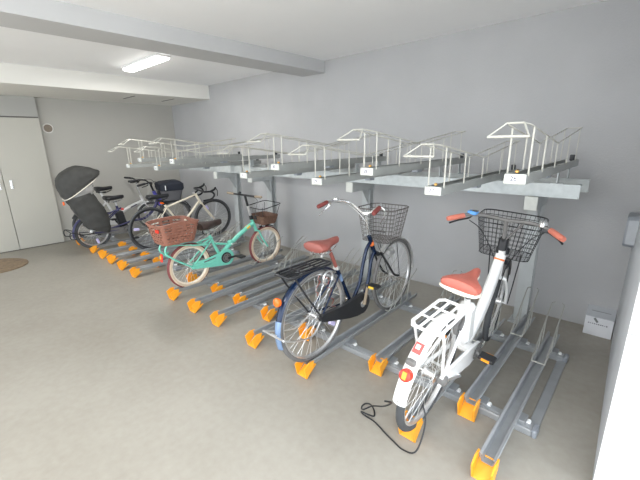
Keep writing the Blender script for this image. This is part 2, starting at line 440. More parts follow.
LONG = [(-.335, 'long empty bicycle rail at the right end of the rack, tip nearest the camera'),
        (-.71, 'bicycle rail holding the white electric bicycle'),
        (-1.485, 'bicycle rail holding the navy city bicycle'),
        (-2.03, 'long bicycle rail with its orange tip just left of the navy bicycle rear wheel'),
        (-2.53, 'second long bicycle rail to the left of the navy bicycle'),
        (-2.92, 'long bicycle rail first to the right of the mint bicycle rail'),
        (-3.335, 'bicycle rail holding the mint folding bicycle'),
        (-4.29, 'long empty rail ending below the brown rear basket of the mint bicycle'),
        (-4.69, 'second long empty rail to the left of the mint bicycle'),
        (-5.06, 'bicycle rail holding the cream road bicycle'),
        (-5.40, 'long empty rail between the cream road bicycle and the child-seat bicycle'),
        (-5.80, 'bicycle rail holding the indigo bicycle with the covered child seat'),
        (-6.46, 'bicycle rail farthest left, nearest the double door')]
SHORT = [(-.535, 'short set-back rail just right of the white electric bicycle'),
         (-1.135, 'short set-back rail just left of the white electric bicycle'),
         (-1.80, 'short set-back rail seen through the spokes of the navy rear wheel'),
         (-2.27, 'short set-back rail first to the left of the navy bicycle reflector'),
         (-2.69, 'short set-back rail second to the left of the navy bicycle reflector'),
         (-3.08, 'short set-back rail first to the right of the mint bicycle rear wheel'),
         (-3.59, 'short set-back rail seen through the mint bicycle rear wheel'),
         (-4.45, 'short set-back rail with its orange tip nearest the brown rear basket'),
         (-4.83, 'short set-back rail second to the left of the brown rear basket'),
         (-5.23, 'short set-back rail third to the left of the brown rear basket'),
         (-5.64, 'short set-back rail farthest left, beside the child-seat bicycle rear wheel')]
for short, lst in ((False, LONG), (True, SHORT)):
    proto = None
    for x, lab in lst:
        if proto is None: proto = make_rail(short, lab); o = proto
        else: o = copy_tree(proto)
        o.location = (x, 0, 0); o['label'] = lab

# ------------------------------------------------------------------ rack: upper level
t = thing('rack_support', 'tall galvanised rack support of posts and crossbeams along the long grey wall', 'rack support', (-2.8, 3.2, 0))
ox, oy = -2.8, 3.2
for px_ in (-.615, -2.20, -3.80, -4.60):
    x = px_-ox
    b = MB()
    b.prof([(x-.05, .0), (x+.05, .0), (x+.05, 1.13), (x-.05, 1.13)], -.075, -.069)
    b.box((x, -.035, .565), (.008, .07, 1.13)); b.box((x, .0, .565), (.10, .006, 1.13))
    b.box((x, -.03, .006), (.16, .16, .012))
    b.build('post', post_m, t)
    a = px_+.035-ox; yf = 2.80-oy
    b = MB().box((a, (yf-.07)/2-.0, 1.062), (.075, abs(yf)-.07, .088), bev=.004)
    b.prism([(-.075, 1.02), (-.20, 1.02), (-.075, .84)], a-.004, a+.004)
    b.build('arm', post_m, t)
    MB().box((a, yf-.006, 1.064), (.082, .014, .096), bev=.003).build('arm_cap', cap_m, t, label='white square plastic end cap')
for x0, x1 in ((-3.96, -.32), (-5.40, -3.985)):
    for yy in (2.86, 3.27):
        b = MB(); L = x1-x0; xc = (x0+x1)/2-ox; y = yy-oy
        b.box((xc, y-.022, 1.157), (L, .005, .092)); b.box((xc, y, 1.2005), (L, .045, .005)); b.box((xc, y, 1.1135), (L, .045, .005))
        b.build('crossbeam', galv_m, t)
def make_tray(high, num, label):
    z0 = 1.298 if high else 1.214; z1 = z0+.046; y0 = 1.82; y1 = 3.30
    t = thing('upper_bicycle_tray', label, 'rack tray', (0, 0, 0), group='upper trays of the bicycle rack')
    w = .044
    MB().prof([(-w, z0), (w, z0), (w, z1), (w-.012, z1), (w-.012, z1-.004), (w-.004, z1-.004), (w-.004, z0+.004), (-w+.004, z0+.004), (-w+.004, z1-.004), (-w+.012, z1-.004), (-w+.012, z1), (-w, z1)], y0, y1).build('channel', railt_m, t)
    MB().box((0, y0-.006, (z0+z1)/2), (2*w+.004, .012, z1-z0+.002), bev=.004).build('front_cap', cap_m, t, True)
    MB().box((-.004, y0-.0128, (z0+z1)/2+.002), (.048, .002, .030)).build('number_plate', plate_m, t)
    MB().box((-.004, y0+.035, z1+.008), (.014, .018, .014), bev=.003).build('latch', brass_m, t)
    MB().box((.005, y1-.035, z1+.012), (.03, .03, .045), bev=.004).build('wheel_stop', blk_m, t)
    g = MB(); r = .0036
    zo = z0-1.298
    zz = lambda v: v+zo
    for s in (-1, 1):
        g.tube([(s*.078, 1.63, zz(1.508)), (s*.034, 1.72, zz(1.563)), (s*.044, 1.80, zz(1.556)), (s*.044, 2.42, zz(1.472)), (s*.044, 3.20, zz(1.565))], r, 6)
    g.tube([(-.078, 1.63, zz(1.508)), (.078, 1.63, zz(1.508))], r*1.5, 6)
    g.tube([(-.034, 1.72, zz(1.563)), (.034, 1.72, zz(1.563))], r*1.2, 6)
    g.tube([(-.044, 3.20, zz(1.565)), (.044, 3.20, zz(1.565))], r, 6)
    g.build('guard_rail', wire_m, t)
    def topz(y):
        if y < 2.42: return zz(1.556+(1.472-1.556)*(y-1.80)/(2.42-1.80))
        return zz(1.472+(1.565-1.472)*(y-2.42)/(3.20-2.42))
    for s in (-1, 1):
        for y in (1.85, 2.12, 2.42, 2.78, 3.12):
            MB().tube([(s*.044, y, z1-.01), (s*.044, y, topz(y))], .0042 if y < 2.4 else .003, 6).build('guard_leg', wire_m, t)
    b = MB()
    for yy in (2.86, 3.25):
        zt = z0-.001
        if high:
            b.box((.0, yy, (zt+1.2035)/2), (.006, .05, zt-1.2035)); b.box((.0, yy, 1.2055), (.07, .05, .004)); b.box((.0, yy, zt-.002), (.07, .05, .004))
        else: b.box((0, yy, (zt+1.2035)/2), (.07, .05, zt-1.2035))
    b.build('bracket', galv_m, t)
    b = MB()
    for yy in (2.45,): b.box((0, yy, z0-.012), (.05, .07, .022), bev=.003)
    b.build('underside_stop', lamp3_m, t)
    if num: text_mesh(num, .030, ink_m, t, (-.004, y0-.0146, (z0+z1)/2+.002), (pi/2, 0, 0))
    return t
ORD = [(True, -.455, '26', 'upper bicycle tray numbered 26, rightmost and highest of the row'),
       (False, -.845, '27', 'upper bicycle tray numbered 27, second from the right'),
       (True, -1.275, '28', 'upper bicycle tray above the navy bicycle handlebar, third from the right'),
       (False, -1.69, '29', 'upper bicycle tray fourth from the right, left of the navy bicycle grip'),
       (True, -2.12, '30', 'upper bicycle tray fifth from the right, above the mint bicycle basket'),
       (False, -2.53, '31', 'upper bicycle tray sixth from the right, above the mint bicycle handlebar'),
       (True, -3.79, '34', 'upper bicycle tray fourth from the left, starting at the room corner line'),
       (False, -4.20, '35', 'upper bicycle tray third from the left, a lower one'),
       (True, -4.63, '36', 'upper bicycle tray second from the left, a higher one'),
       (False, -5.03, '37', 'upper bicycle tray leftmost of the row, above the child-seat bicycle bars')]
for hi, x, num, lab in ORD:
    o = make_tray(hi, num, lab); o.location = (x, 0, 0)

# ------------------------------------------------------------------ bicycles
def rot_axis(p0, p1, ang):
    p0 = V(p0); ax = (V(p1)-p0).normalized(); Mx = Matrix.Rotation(ang, 3, ax)
    return lambda p: Mx @ (V(p)-p0)+p0

def wheel(root, y, z, Rw, tr, rim, tire, wall=None, xf=None, nsp=32, flip=0, hubr=.02, reflect=None, name='wheel', deep=.014, ph=0.0):
    Rr = Rw-2*tr+.004
    w = MB(xf, True).ring((0, y, z), Rr, [(-tr*.62, .004), (-tr*.62, -deep*.55), (-tr*.3, -deep), (tr*.3, -deep), (tr*.62, -deep*.55), (tr*.62, .004)], 56).build(name, rim, root, True)
    MB(xf, True).ring((0, y, z), Rw-tr, [(tr*cos(2*pi*k/10), tr*sin(2*pi*k/10)) for k in range(10)], 56).build('tire', tire, w, True)
    if wall:
        for s in (-1, 1):
            MB(xf, True).ring((s*tr*.72, y, z), Rr+tr*.62, [(.0085*cos(a), tr*.60*sin(a)) for a in (0, pi/3, 2*pi/3, pi, 4*pi/3, 5*pi/3)], 48).build('sidewall', wall, w, True)
    sp = MB(xf, True)
    for k in range(nsp):
        a = 2*pi*k/nsp+ph; s = 1 if k % 2 else -1; d = (1 if (k//2) % 2 else -1)*R(38)
        h = V((s*.028, y+hubr*1.1*cos(a+d), z+hubr*1.1*sin(a+d))); e = V((s*.003, y+Rr*.97*cos(a), z+Rr*.97*sin(a)))
        sp.tube([h, e], .0011, 4, caps=False)
    sp.build('spokes', spoke_m, w)
    MB(xf, True).lathe((-.05, y, z), (1, 0, 0), [(.006, -.01), (.006, .012), (hubr, .016), (hubr, .022), (hubr*.6, .026), (hubr*.6, .074), (hubr, .078), (hubr, .084), (.006, .088), (.006, .11)], 16).build('hub', alu_m, w, True)
    if reflect:
        for a in reflect:
            ca, sa = cos(a), sin(a)
            MB(xf, True).box((.006, y+Rr*.72*ca, z+Rr*.72*sa), (.022, .035, .075), rot=Matrix.Rotation(a-pi/2, 3, 'X'), bev=.006).build('spoke_reflector', refw_m, w)
    return w

def fender(root, y, z, Rf, a0, a1, m, w=.027, xf=None, label=None):
    pr_ = [(-w, -.008), (-w*.8, 0), (-w*.4, .006), (0, .008), (w*.4, .006), (w*.8, 0), (w, -.008), (w*.75, -.002), (w*.38, .003), (0, .005), (-w*.38, .003), (-w*.75, -.002)]
    return MB(xf, True).ring((0, y, z), Rf, pr_, 36, R(a0), R(a1)).build('fender', m, root, True, label)

def saddle(root, y, z, m, L=.27, W=.19, edge=None, under=steel_m, tilt=0, th=1.3):
    st = [(-.5, .70, .50), (-.47, .90, .9), (-.38, 1.0, 1.0), (-.22, .92, .95), (-.05, .62, .86), (.1, .38, .80), (.25, .26, .78), (.4, .22, .74), (.48, .17, .62), (.5, .08, .35)]
    rings = []; r2 = []
    ct, st_ = cos(tilt), sin(tilt)
    def T(x, yy, zz): return (x, y+yy*ct-zz*st_, z+yy*st_+zz*ct)
    for t_, w, h in st:
        hw = W/2*w; hh = .050*h*th; ring = []
        for k in range(14):
            a = 2*pi*k/14; sx = cos(a); sz = sin(a)
            zz = hh*sz if sz > 0 else hh*.9*sz
            crown = .012*(abs(t_)*1.6)
            ring.append(T(hw*(abs(sx)**.75)*(1 if sx > 0 else -1), t_*L, zz*.6+crown))
        rings.append(ring)
        if edge: r2.append([T(px*1.0, t_*L, pz) for px, pz in [(hw*1.03*cos(2*pi*k/14), -.024+.012*(abs(t_)*1.6)+.022*sin(2*pi*k/14)*h) for k in range(14)]])
    s = MB().loft(rings).build('saddle', m, root, True)
    if edge: MB().loft(r2).build('edge_band', edge, s, True)
    u = MB()
    for sx in (-1, 1):
        u.tube([T(sx*.035, -.10, -.03), T(sx*.022, -.05, -.055), T(sx*.022, .04, -.055), T(sx*.012, .11, -.025)], .004, 6)
        u.smooth_tube([T(sx*.045+.014*cos(k*1.6), -.09+.014*sin(k*1.6), -.028-.0022*k) for k in range(14)], .003, 5, 2)
    u.box(T(0, 0, -.055), (.05, .045, .025), bev=.005)
    u.build('saddle_springs', under, s)
    return s

def crank(root, y, z, r_ring, m_ring, m_arm, pedal_m, ang=0.6, x=.05, L=.165, refl=None):
    c = MB().ring((x, y, z), r_ring, [(-.002, 0), (.002, 0), (.002, -.014), (-.002, -.014)], 32)
    for k in range(5):
        a = 2*pi*k/5; c.tube([(x, y, z), (x, y+(r_ring-.01)*cos(a), z+(r_ring-.01)*sin(a))], .006, 6)
    c.cyl((x-.005, y, z), (x+.012, y, z), .028, 16)
    o = c.build('chainwheel', m_ring, root, True)
    for s, a in ((1, ang), (-1, ang+pi)):
        xx = s*(x+.022); e = (s*(x+.035), y+L*cos(a), z+L*sin(a))
        MB().tube([(xx, y, z), e], [.014, .010], 8).build('crank_arm', m_arm, root, True)
        p = MB().box((e[0]+s*.055, e[1], e[2]), (.09, .075, .022), bev=.005).build('pedal', pedal_m, root)
        if refl:
            for q in (-1, 1): MB().box((e[0]+s*.055, e[1]+q*.039, e[2]), (.045, .004, .015)).build('pedal_reflector', refl, p)
    MB().cyl((-.08, y, z), (.08, y, z), .012).build('crank_axle', steel_m, root, True)
    return o

def chain(root, y0, z0, r0, y1, z1, r1, x=.045):
    d = V((y1-y0, z1-z0)); a = math.atan2(d.y, d.x); pts = []
    for k in range(9):
        t = a+pi/2+pi*k/8; pts.append((x, y0+r0*cos(t), z0+r0*sin(t)))
    for k in range(9):
        t = a-pi/2+pi*k/8; pts.append((x, y1+r1*cos(t), z1+r1*sin(t)))
    return MB().tube(pts, .0045, 5, True).build('chain', gtire_m, root)

def frame_tubes(name, root, m, tubes, xf=None, label=None, n=10):
    b = MB(xf)
    for t in tubes:
        pts, r = t[0], t[1]; pts = [p if len(p) == 3 else (0, p[0], p[1]) for p in pts]
        if len(pts) > 2: b.smooth_tube(pts, r, n)
        else: b.tube(pts, r, n)
    return b.build(name, m, root, True, label)

def wire_basket(root, name, m, c, top, bot, h, xf, rows=6, nx=9, ny=7, r=.0017, rim=.0042, tilt=0, floor_=True):
    b = MB(xf); cx_, cy_, cz_ = c
    def loop(t):
        hx = bot[0]+(top[0]-bot[0])*t; hy = bot[1]+(top[1]-bot[1])*t
        z = cz_+h*t
        return [(cx_+x, cy_+y+tilt*t, z) for x, y in rrect(hx, hy, min(hx, hy)*.45, 4)]
    for k in range(rows+1):
        t = k/rows; b.tube(loop(t), rim if k == rows else (rim*.6 if k in (0, rows-1) else r), 5, True)
    lt, lb = loop(1), loop(0); n = len(lt)
    def lerp_loop(L, s):
        per = [0]
        for i in range(n): per.append(per[-1]+(V(L[(i+1) % n])-V(L[i])).length)
        d = s*per[-1]
        for i in range(n):
            if per[i+1] >= d:
                f = (d-per[i])/max(1e-9, per[i+1]-per[i]); return V(L[i])*(1-f)+V(L[(i+1) % n])*f
        return V(L[0])
    nv = 2*(nx+ny)
    for k in range(nv): b.tube([lerp_loop(lb, k/nv), lerp_loop(lt, k/nv)], r, 4)
    if floor_:
        for k in range(1, nx):
            x = cx_-bot[0]+2*bot[0]*k/nx; b.tube([(x, cy_-bot[1], cz_), (x, cy_+bot[1], cz_)], r, 4)
        for k in range(1, ny):
            y = cy_-bot[1]+2*bot[1]*k/ny; b.tube([(cx_-bot[0], y, cz_), (cx_+bot[0], y, cz_)], r, 4)
    return b.build(name, m, root)

def grips(root, m, ends, xf, r=.017):
    for a, b in ends: MB(xf).tube([a, V(a).lerp(V(b), .1), V(a).lerp(V(b), .9), b], [r*.8, r, r, r*.85], 10).build('grip', m, root, True)

def rear_rack(root, m, y0, y1, z, w, hub, zt=None, r=.0055, cross=2, rails=2):
    zt = z if zt is None else zt
    b = MB()
    lp = [(-w*.8, y0, z), (-w, y0+.03, z), (-w, y1-.03, zt), (-w*.7, y1, zt), (w*.7, y1, zt), (w, y1-.03, zt), (w, y0+.03, z), (w*.8, y0, z)]
    b.tube(lp, r, 8, True)
    for k in range(1, rails+1):
        x = -w+2*w*k/(rails+1); b.tube([(x, y0, z), (x, y1, zt)], r*.8, 6)
    for k in range(1, cross+1):
        y = y0+(y1-y0)*k/(cross+1); zz = z+(zt-z)*k/(cross+1); b.tube([(-w, y, zz), (w, y, zz)], r*.7, 6)
    o = b.build('rear_rack', m, root, True)
    for s in (-1, 1):
        MB().smooth_tube([(s*w, y0+.04, z), (s*w, y0+.10, z-.10), (s*(.065), hub[0], hub[1]+.01)], r*.9, 6).build('rack_stay', m, o, True)
    return o

def bike(name, label, X, Y, z, yaw=0, lean=0):
    return thing(name, label, 'bicycle', (X, Y, z), (0, lean, yaw))
ZR = .066

# ---------- navy city bicycle
B = bike('city_bicycle', 'navy step-through city bicycle with red-brown saddle, wire front basket and black chain case', -1.495, 1.56, .070, 0, 0)
B.scale = (.935, .935, .935)
Rw = .338; hubF = (1.06, Rw)
hT, hB = V((0, .655, .79)), V((0, .745, .62))
xf = rot_axis(remap(hT), remap(hB), R(-1.5))
wheel(B, 0, Rw, Rw, .017, alu_m, gtire_m, nsp=36, reflect=[R(-35)])
wheel(B, hubF[0], Rw, Rw, .017, alu_m, gtire_m, xf=xf, nsp=36, name='wheel')
frame_tubes('frame', B, navy_m, [
    ([hT, hB], .018), ([(.68, .735), (.62, .68), (.575, .56), (.535, .42), (.44, .30)], .015), ([(.735, .64), (.69, .56), (.655, .40), (.60, .30), (.44, .27)], .015),
    ([(.43, .27), (.25, .62)], .016), ([(.05, .43, .27), (.062, 0, Rw)], .009), ([(-.05, .43, .27), (-.062, 0, Rw)], .009),
    ([(.016, .26, .58), (.062, 0, Rw)], .007), ([(-.016, .26, .58), (-.062, 0, Rw)], .007), ([(-.045, .43, .27), (.045, .43, .27)], .022)])
MB().tube([(0, .272, .575), (0, .300, .515)], .0175, 10).build('seat_tube_band', lblue_m, B, True, label='grey-blue band')
MB().tube([(0, .685, .737), (0, .70, .705)], .0205, 10).build('head_band', orst_m, B, True, label='orange band')
frame_tubes('fork', B, blk_m, [([(0, .745, .63), (0, .80, .60)], .02), ([(.03, .79, .62), (.05, .86, .52), (.052, .98, .38), (.052, 1.07, Rw)], .010), ([(-.03, .79, .62), (-.05, .86, .52), (-.052, .98, .38), (-.052, 1.07, Rw)], .010)], xf)
fender(B, 0, Rw, Rw+.014, 55, 195, navy_m, .026)
fender(B, 0, Rw, Rw+.0152, 165, 198, lblue_m, .0265)
fender(B, 1.07, Rw, Rw+.014, -5, 130, alu_m, .024, xf)
rear_rack(B, blk_m, -.29, .12, .72, .075, (0, Rw), rails=3, r=.0075)
MB().box((0, -.21, .70), (.11, .10, .012), bev=.003).build('rack_bracket', blk_m, B)
t_ = MB().lathe((0, -.335, .56), (0, -1, .12), [(.026, -.012), (.030, 0), (.028, .012), (.015, .018)], 20).build('tail_reflector', rdor_m, B, True)
saddle(B, .125, .835, redb_m, .27, .20, tilt=.02)
frame_tubes('seat_post', B, redb_m, [([(.25, .62), (.165, .79)], .0135)])
MB().box((0, .245, .63), (.05, .035, .03), bev=.006).build('seat_clamp', alu_m, B)
MB().ring((.03, .115, .60), .048, [(.008*cos(a*pi/3), .008*sin(a*pi/3)) for a in range(6)], 24, R(-40), R(240)).build('ring_lock', alu_m, B, True)
cg = []
for k in range(13): a = R(100-15*k); cg.append((.47+.092*cos(a), .285+.085*sin(a)))
cg += [(.40, .205), (.30, .225), (.06, .295), (-.01, .32), (-.02, .345), (.01, .365), (.28, .355)]
MB().prism(cg, .050, .082).build('chain_case', blk_m, B)
crank(B, .47, .285, .06, alu_m, woodg_m, blk_m, ang=R(82), x=.075, refl=yel_m)
# handlebar
bar = [(.0, .60, .985), (.055, .605, 1.0), (.13, .585, 1.055), (.20, .50, 1.085), (.235, .43, 1.08), (.25, .34, 1.055)]
barL = [(-x, y, z) for x, y, z in bar][::-1]+bar[1:]
H = MB(xf).smooth_tube(barL, .0105, 8).build('handlebar', steel_m, B, True)
MB(xf).smooth_tube([(0, .665, .80), (0, .635, .87), (0, .605, .985)], .011, 8).build('stem', steel_m, B, True)
MB(xf).box((0, .605, .985), (.05, .035, .035), bev=.008).build('stem_clamp', steel_m, B)
grips(B, pgrip_m, [((s*.237, .425, 1.078), (s*.252, .325, 1.05)) for s in (-1, 1)], xf)
for s in (-1, 1):
    MB(xf).smooth_tube([(s*.228, .45, 1.078), (s*.25, .47, 1.05), (s*.272, .43, 1.01), (s*.28, .37, .975)], [.008, .007, .006, .006], 6).build('brake_lever', steel_m, B, True)
MB(xf).lathe((-.205, .49, 1.09), (0, 0, 1), [(.022, 0), (.022, .008), (.015, .02), (.004, .024)], 16).build('bell', steel_m, B, True)
MB(xf).smooth_tube([(.23, .46, 1.07), (.20, .62, 1.02), (.09, .72, .86), (.03, .74, .72), (.03, .80, .62)], .003, 5).build('brake_cable', gtire_m, B, True)
MB(xf).smooth_tube([(-.23, .46, 1.07), (-.17, .62, 1.03), (-.07, .72, .88), (-.02, .72, .74)], .003, 5).build('brake_cable', alu_m, B, True)
bk = wire_basket(B, 'front_basket', gbsk_m, (0, .845, .725), (.18, .155), (.135, .12), .27, xf, rows=8, nx=11, ny=8, r=.0022, rim=.0048, tilt=.02)
MB(xf).tube([(-.06, .80, .80), (.06, .80, .80)], .006, 6).build('basket_bracket', blk_m, B)
for s in (-1, 1): MB(xf).tube([(s*.09, .95, .685), (s*.06, 1.07, Rw)], .0035, 5).build('basket_stay', blk_m, B)
MB(xf).lathe((.04, .92, .60), (0, 1, 0), [(.018, -.03), (.03, 0), (.032, .03), (.028, .04)], 18).build('headlight', alu_m, B, True)
st = MB()
for s in (-1, 1): st.smooth_tube([(s*.06, .0, Rw-.02), (s*.085, -.12, Rw-.08), (s*.10, -.30, Rw-.03), (s*.10, -.385, Rw+.01)], .0065, 6)
st.tube([(-.10, -.385, Rw+.01), (.10, -.385, Rw+.01)], .0065, 6); st.box((0, -.38, Rw+.01), (.05, .014, .014))
st.build('stand', alu_m, B, True)
# coil lock round the seat stays
cl = MB(); pts = []
for k in range(100):
    a = k*.62; q = k/99; pts.append((-1.485-.03+.010*cos(a), 1.60+.22*q+.012*sin(a), .50+.17*sin(q*pi*1.6)+.012*cos(a)))
tag(cl.tube(pts, .0032, 5).build('coil_lock', redb_m, None, True), 'thin red-brown coiled cable lock in the upper spokes of the navy bicycle rear wheel', 'lock')

REMAP = None
# ---------- white electric bicycle
B = bike('electric_bicycle', 'white electric bicycle with salmon saddle, salmon grips and large black wire front basket', -.690, 1.51, ZR, R(0.3), R(7))
B.scale = (.935, .935, .935)
Rw = .325; FH = 1.18; REMAP = (.07, 1.0, .45, .75); FK = FH-.07
hT, hB = V((0, .775, .86)), V((0, .865, .62))
xf = rot_axis(remap(hT), remap(hB), R(-7))
wheel(B, 0, Rw, Rw, .021, alu_m, dtire_m, nsp=36, hubr=.035, wall=None)
wheel(B, FH, Rw, Rw, .021, alu_m, dtire_m, xf=xf, nsp=28, hubr=.045, wall=None)
frame_tubes('frame', B, whit_m, [
    ([hT, hB], .022), ([(.79, .80), (.72, .60), (.64, .42), (.52, .25)], [.033, .034, .032, .030]), ([(.835, .70), (.78, .52), (.70, .36), (.54, .22)], .02),
    ([(.50, .25), (.345, .66)], .018), ([(.055, .50, .25), (.068, .0, Rw)], .012), ([(-.055, .50, .25), (-.068, .0, Rw)], .012),
    ([(.02, .375, .58), (.068, 0, Rw)], .008), ([(-.02, .375, .58), (-.068, 0, Rw)], .008), ([(-.05, .50, .25), (.05, .50, .25)], .035)])
MB().tube([(0, .770, .775), (0, .766, .765)], .0345, 12).build('frame_stripe', orst_m, B, True)
frame_tubes('fork', B, whit_m, [([(.045, .875, .60), (.06, .97, .50), (.062, FK, Rw)], .011), ([(-.045, .875, .60), (-.06, .97, .50), (-.062, FK, Rw)], .011), ([(-.045, .875, .605), (.045, .875, .605)], .014)], xf)
fender(B, 0, Rw, Rw+.018, 62, 176, whit_m, .034)
fender(B, FH, Rw, Rw+.014, 20, 130, gtire_m, .026, xf)
MB().box((0, -.352, .37), (.006, .01, .02)).build('fender_bolt', steel_m, B)
rear_rack(B, whit_m, -.215, .14, .70, .074, (0, Rw), r=.0085, rails=2, cross=2)
MB().lathe((.0, -.318, .50), (0, -1, .35), [(.030, -.02), (.030, .004), (.028, .012), (.017, .016)], 24).build('tail_reflector', red_m, B, True)
MB().box((0, -.335, .508), (.022, .004, .036), rot=Matrix.Rotation(R(-18), 3, 'X'), bev=.001).build('reflector_insert', amb_m, B)
MB().box((0, -.285, .555), (.045, .03, .03), bev=.006).build('reflector_mount', gtire_m, B)
rt = Matrix.Rotation(R(-48), 3, 'X')
MB().box((0, -.2335, .6065), (.042, .003, .055), rot=rt).build('fender_sticker', redd_m, B)
MB().prism([(-.2400, .604), (-.2415, .606), (-.2255, .6215), (-.2240, .6195)], -.012, .008).build('sticker_mark', plate_m, B)
saddle(B, .27, .795, salm_m, .29, .215, edge=crm_m, under=blk_m, tilt=.02)
frame_tubes('seat_post', B, alu_m, [([(.345, .65), (.285, .76)], .0135)])
MB().box((0, .415, .47), (.085, .10, .30), rot=Matrix.Rotation(R(20), 3, 'X'), bev=.02).build('battery', whit_m, B, True)
cg = [(-.03, .305), (.0, .29), (.45, .18), (.54, .185), (.575, .24), (.55, .29), (.49, .31), (.05, .36), (-.02, .355)]
MB().prism(cg, .060, .078).build('chain_guard', whit_m, B)
MB().ring((.03, .20, .56), .05, [(.012*cos(a*pi/3), .012*sin(a*pi/3)) for a in range(6)], 24, R(-60), R(250)).build('ring_lock', gtire_m, B, True)
crank(B, .51, .25, .055, gtire_m, gtire_m, blk_m, ang=R(150), x=.085, L=.15, refl=amb_m)
MB().lathe((.075, 0, Rw), (1, 0, 0), [(.02, -.03), (.03, -.02), (.03, .012), (.018, .02)], 16).build('axle_nut', gtire_m, B, True)
# bars
bar = [(0, .70, 1.055), (.06, .70, 1.06), (.14, .69, 1.065), (.22, .655, 1.06), (.285, .60, 1.045)]
MB(xf).smooth_tube([(-x, y, z) for x, y, z in bar][::-1]+bar[1:], .0115, 8).build('handlebar', gtire_m, B, True)
MB(xf).tube([(0, .775, .86), (0, .745, .93)], .018, 10).build('stem', blk_m, B, True)
MB(xf).tube([(0, .745, .92), (0, .70, 1.055)], .013, 8).build('stem_post', gtire_m, B, True)
MB(xf).tube([(.0, .75, .90), (.10, .70, 1.06)], .007, 8).build('bar_brace', gtire_m, B, True)
MB(xf).box((0, .765, .88), (.055, .055, .09), bev=.01).build('stem_clamp', blk_m, B)
grips(B, salg_m, [((s*.235, .65, 1.055), (s*.31, .56, 1.04)) for s in (-1, 1)], xf, .017)
for s in (-1, 1):
    MB(xf).smooth_tube([(s*.20, .68, 1.05), (s*.225, .71, 1.025), (s*.28, .66, 1.01), (s*.31, .61, 1.0)], .006, 6).build('brake_lever', blk_m, B, True)
dsp = MB(xf).box((-.195, .675, 1.075), (.06, .045, .024), rot=Matrix.Rotation(R(-12), 3, 'Z'), bev=.006).build('control_panel', disp_m, B)
MB(xf).box((-.183, .672, 1.0885), (.034, .030, .003), rot=Matrix.Rotation(R(-12), 3, 'Z')).build('panel_screen', dgl_m, dsp)
MB(xf).lathe((.195, .68, 1.072), (0, 0, 1), [(.026, -.01), (.026, .006), (.018, .018), (.005, .024)], 18).build('bell', steel_m, B, True)
MB(xf).box((.215, .67, 1.045), (.05, .035, .03), bev=.006).build('shifter', blk_m, B)
wire_basket(B, 'front_basket', blk_m, (0, .955, .765), (.205, .155), (.155, .12), .255, xf, rows=8, nx=13, ny=9, r=.0015, rim=.0045, tilt=.02)
for s in (-1, 1): MB(xf).tube([(s*.10, .98, .765), (s*.075, FK, Rw)], .004, 5).build('basket_stay', blk_m, B)
MB(xf).box((0, .82, .82), (.08, .05, .05), bev=.01).build('basket_bracket', blk_m, B)
MB(xf).lathe((.0, 1.05, .64), (0, 1, 0), [(.02, -.03), (.034, 0), (.034, .03)], 18).build('headlight', blk_m, B, True)
for s, q in ((-1, .0), (1, .02)):
    MB(xf).smooth_tube([(s*.21, .68, 1.02), (s*.14, .78, .93), (s*.05, .86, .74), (s*.03, .84, .60+q), (s*.03, .76, .50)], .003, 5).build('brake_cable', blk_m, B, True)
sd = MB()
for s in (-1, 1): sd.tube([(s*.07, 0, Rw-.01), (s*.095, .22, .20+.04)], .008, 6)
sd.tube([(-.095, .22, .24), (.095, .22, .24)], .008, 6)
sd.build('stand', alu_m, B, True)

REMAP = None
# cable lock lying at the white bicycle's rear wheel
pts = [(-.72, 1.20, .36), (-.728, 1.274, .30), (-.806, 1.332, .20), (-.915, 1.396, 0.1), (-.985, 1.407, 0.03), (-1.019, 1.446, 0.01), (-1.017, 1.482, 0.006), (-.992, 1.493, 0.006), (-.951, 1.469, 0.006), (-.925, 1.43, 0.006), (-.954, 1.412, 0.012), (-.996, 1.405, 0.012), (-.967, 1.400, 0.006), (-.91, 1.398, 0.006), (-.863, 1.386, 0.006), (-.821, 1.37, 0.006), (-.753, 1.35, 0.006), (-.69, 1.335, 0.006), (-.63, 1.345, 0.02), (-.622, 1.40, 0.07), (-.632, 1.45, 0.14), (-.66, 1.47, .20)]
tag(MB().smooth_tube(pts, .0042, 6).build('cable_lock', blk_m, None, True), 'black cable lock lying on the floor and looped round the white bicycle rear wheel', 'lock')

# ---------- mint folding bicycle
B = bike('folding_bicycle', 'mint green folding bicycle with brown plastic rear basket and small wheels', -3.333, 1.647, ZR, 0, 0)
Rw = .236; FH = .990; REMAP = (.035, .955, 0, .2); FK = FH-.035
hT, hB = V((0, .775, .61)), V((0, .835, .455))
xf = rot_axis(remap(hT), remap(hB), R(2))
wheel(B, 0, Rw, Rw, .023, crim_m, mred_m, wall=ctire_m, nsp=28)
wheel(B, FH, Rw, Rw, .023, crim_m, mred_m, wall=ctire_m, xf=xf, nsp=28)
frame_tubes('frame', B, mint_m, [
    ([hT, hB], .020), ([(.795, .56), (.62, .47), (.46, .37), (.36, .30)], [.024, .026, .024, .022]), ([(.33, .24), (.215, .53)], .017),
    ([(.27, .42), (.44, .375)], .012), ([(.05, .36, .24), (.058, 0, Rw)], .012), ([(-.05, .36, .24), (-.058, 0, Rw)], .012),
    ([(.02, .235, .48), (.058, 0, Rw)], .008), ([(-.02, .235, .48), (-.058, 0, Rw)], .008), ([(-.045, .37, .24), (.045, .37, .24)], .026)])
MB().box((0, .47, .385), (.058, .06, .065), bev=.012).build('folding_hinge', mint_m, B)
MB().box((.036, .49, .375), (.016, .075, .016), bev=.004).build('hinge_lever', alu_m, B)
MB().box((.0, .71, .525), (.056, .05, .02), rot=Matrix.Rotation(R(27), 3, 'X')).build('frame_sticker', yel_m, B)
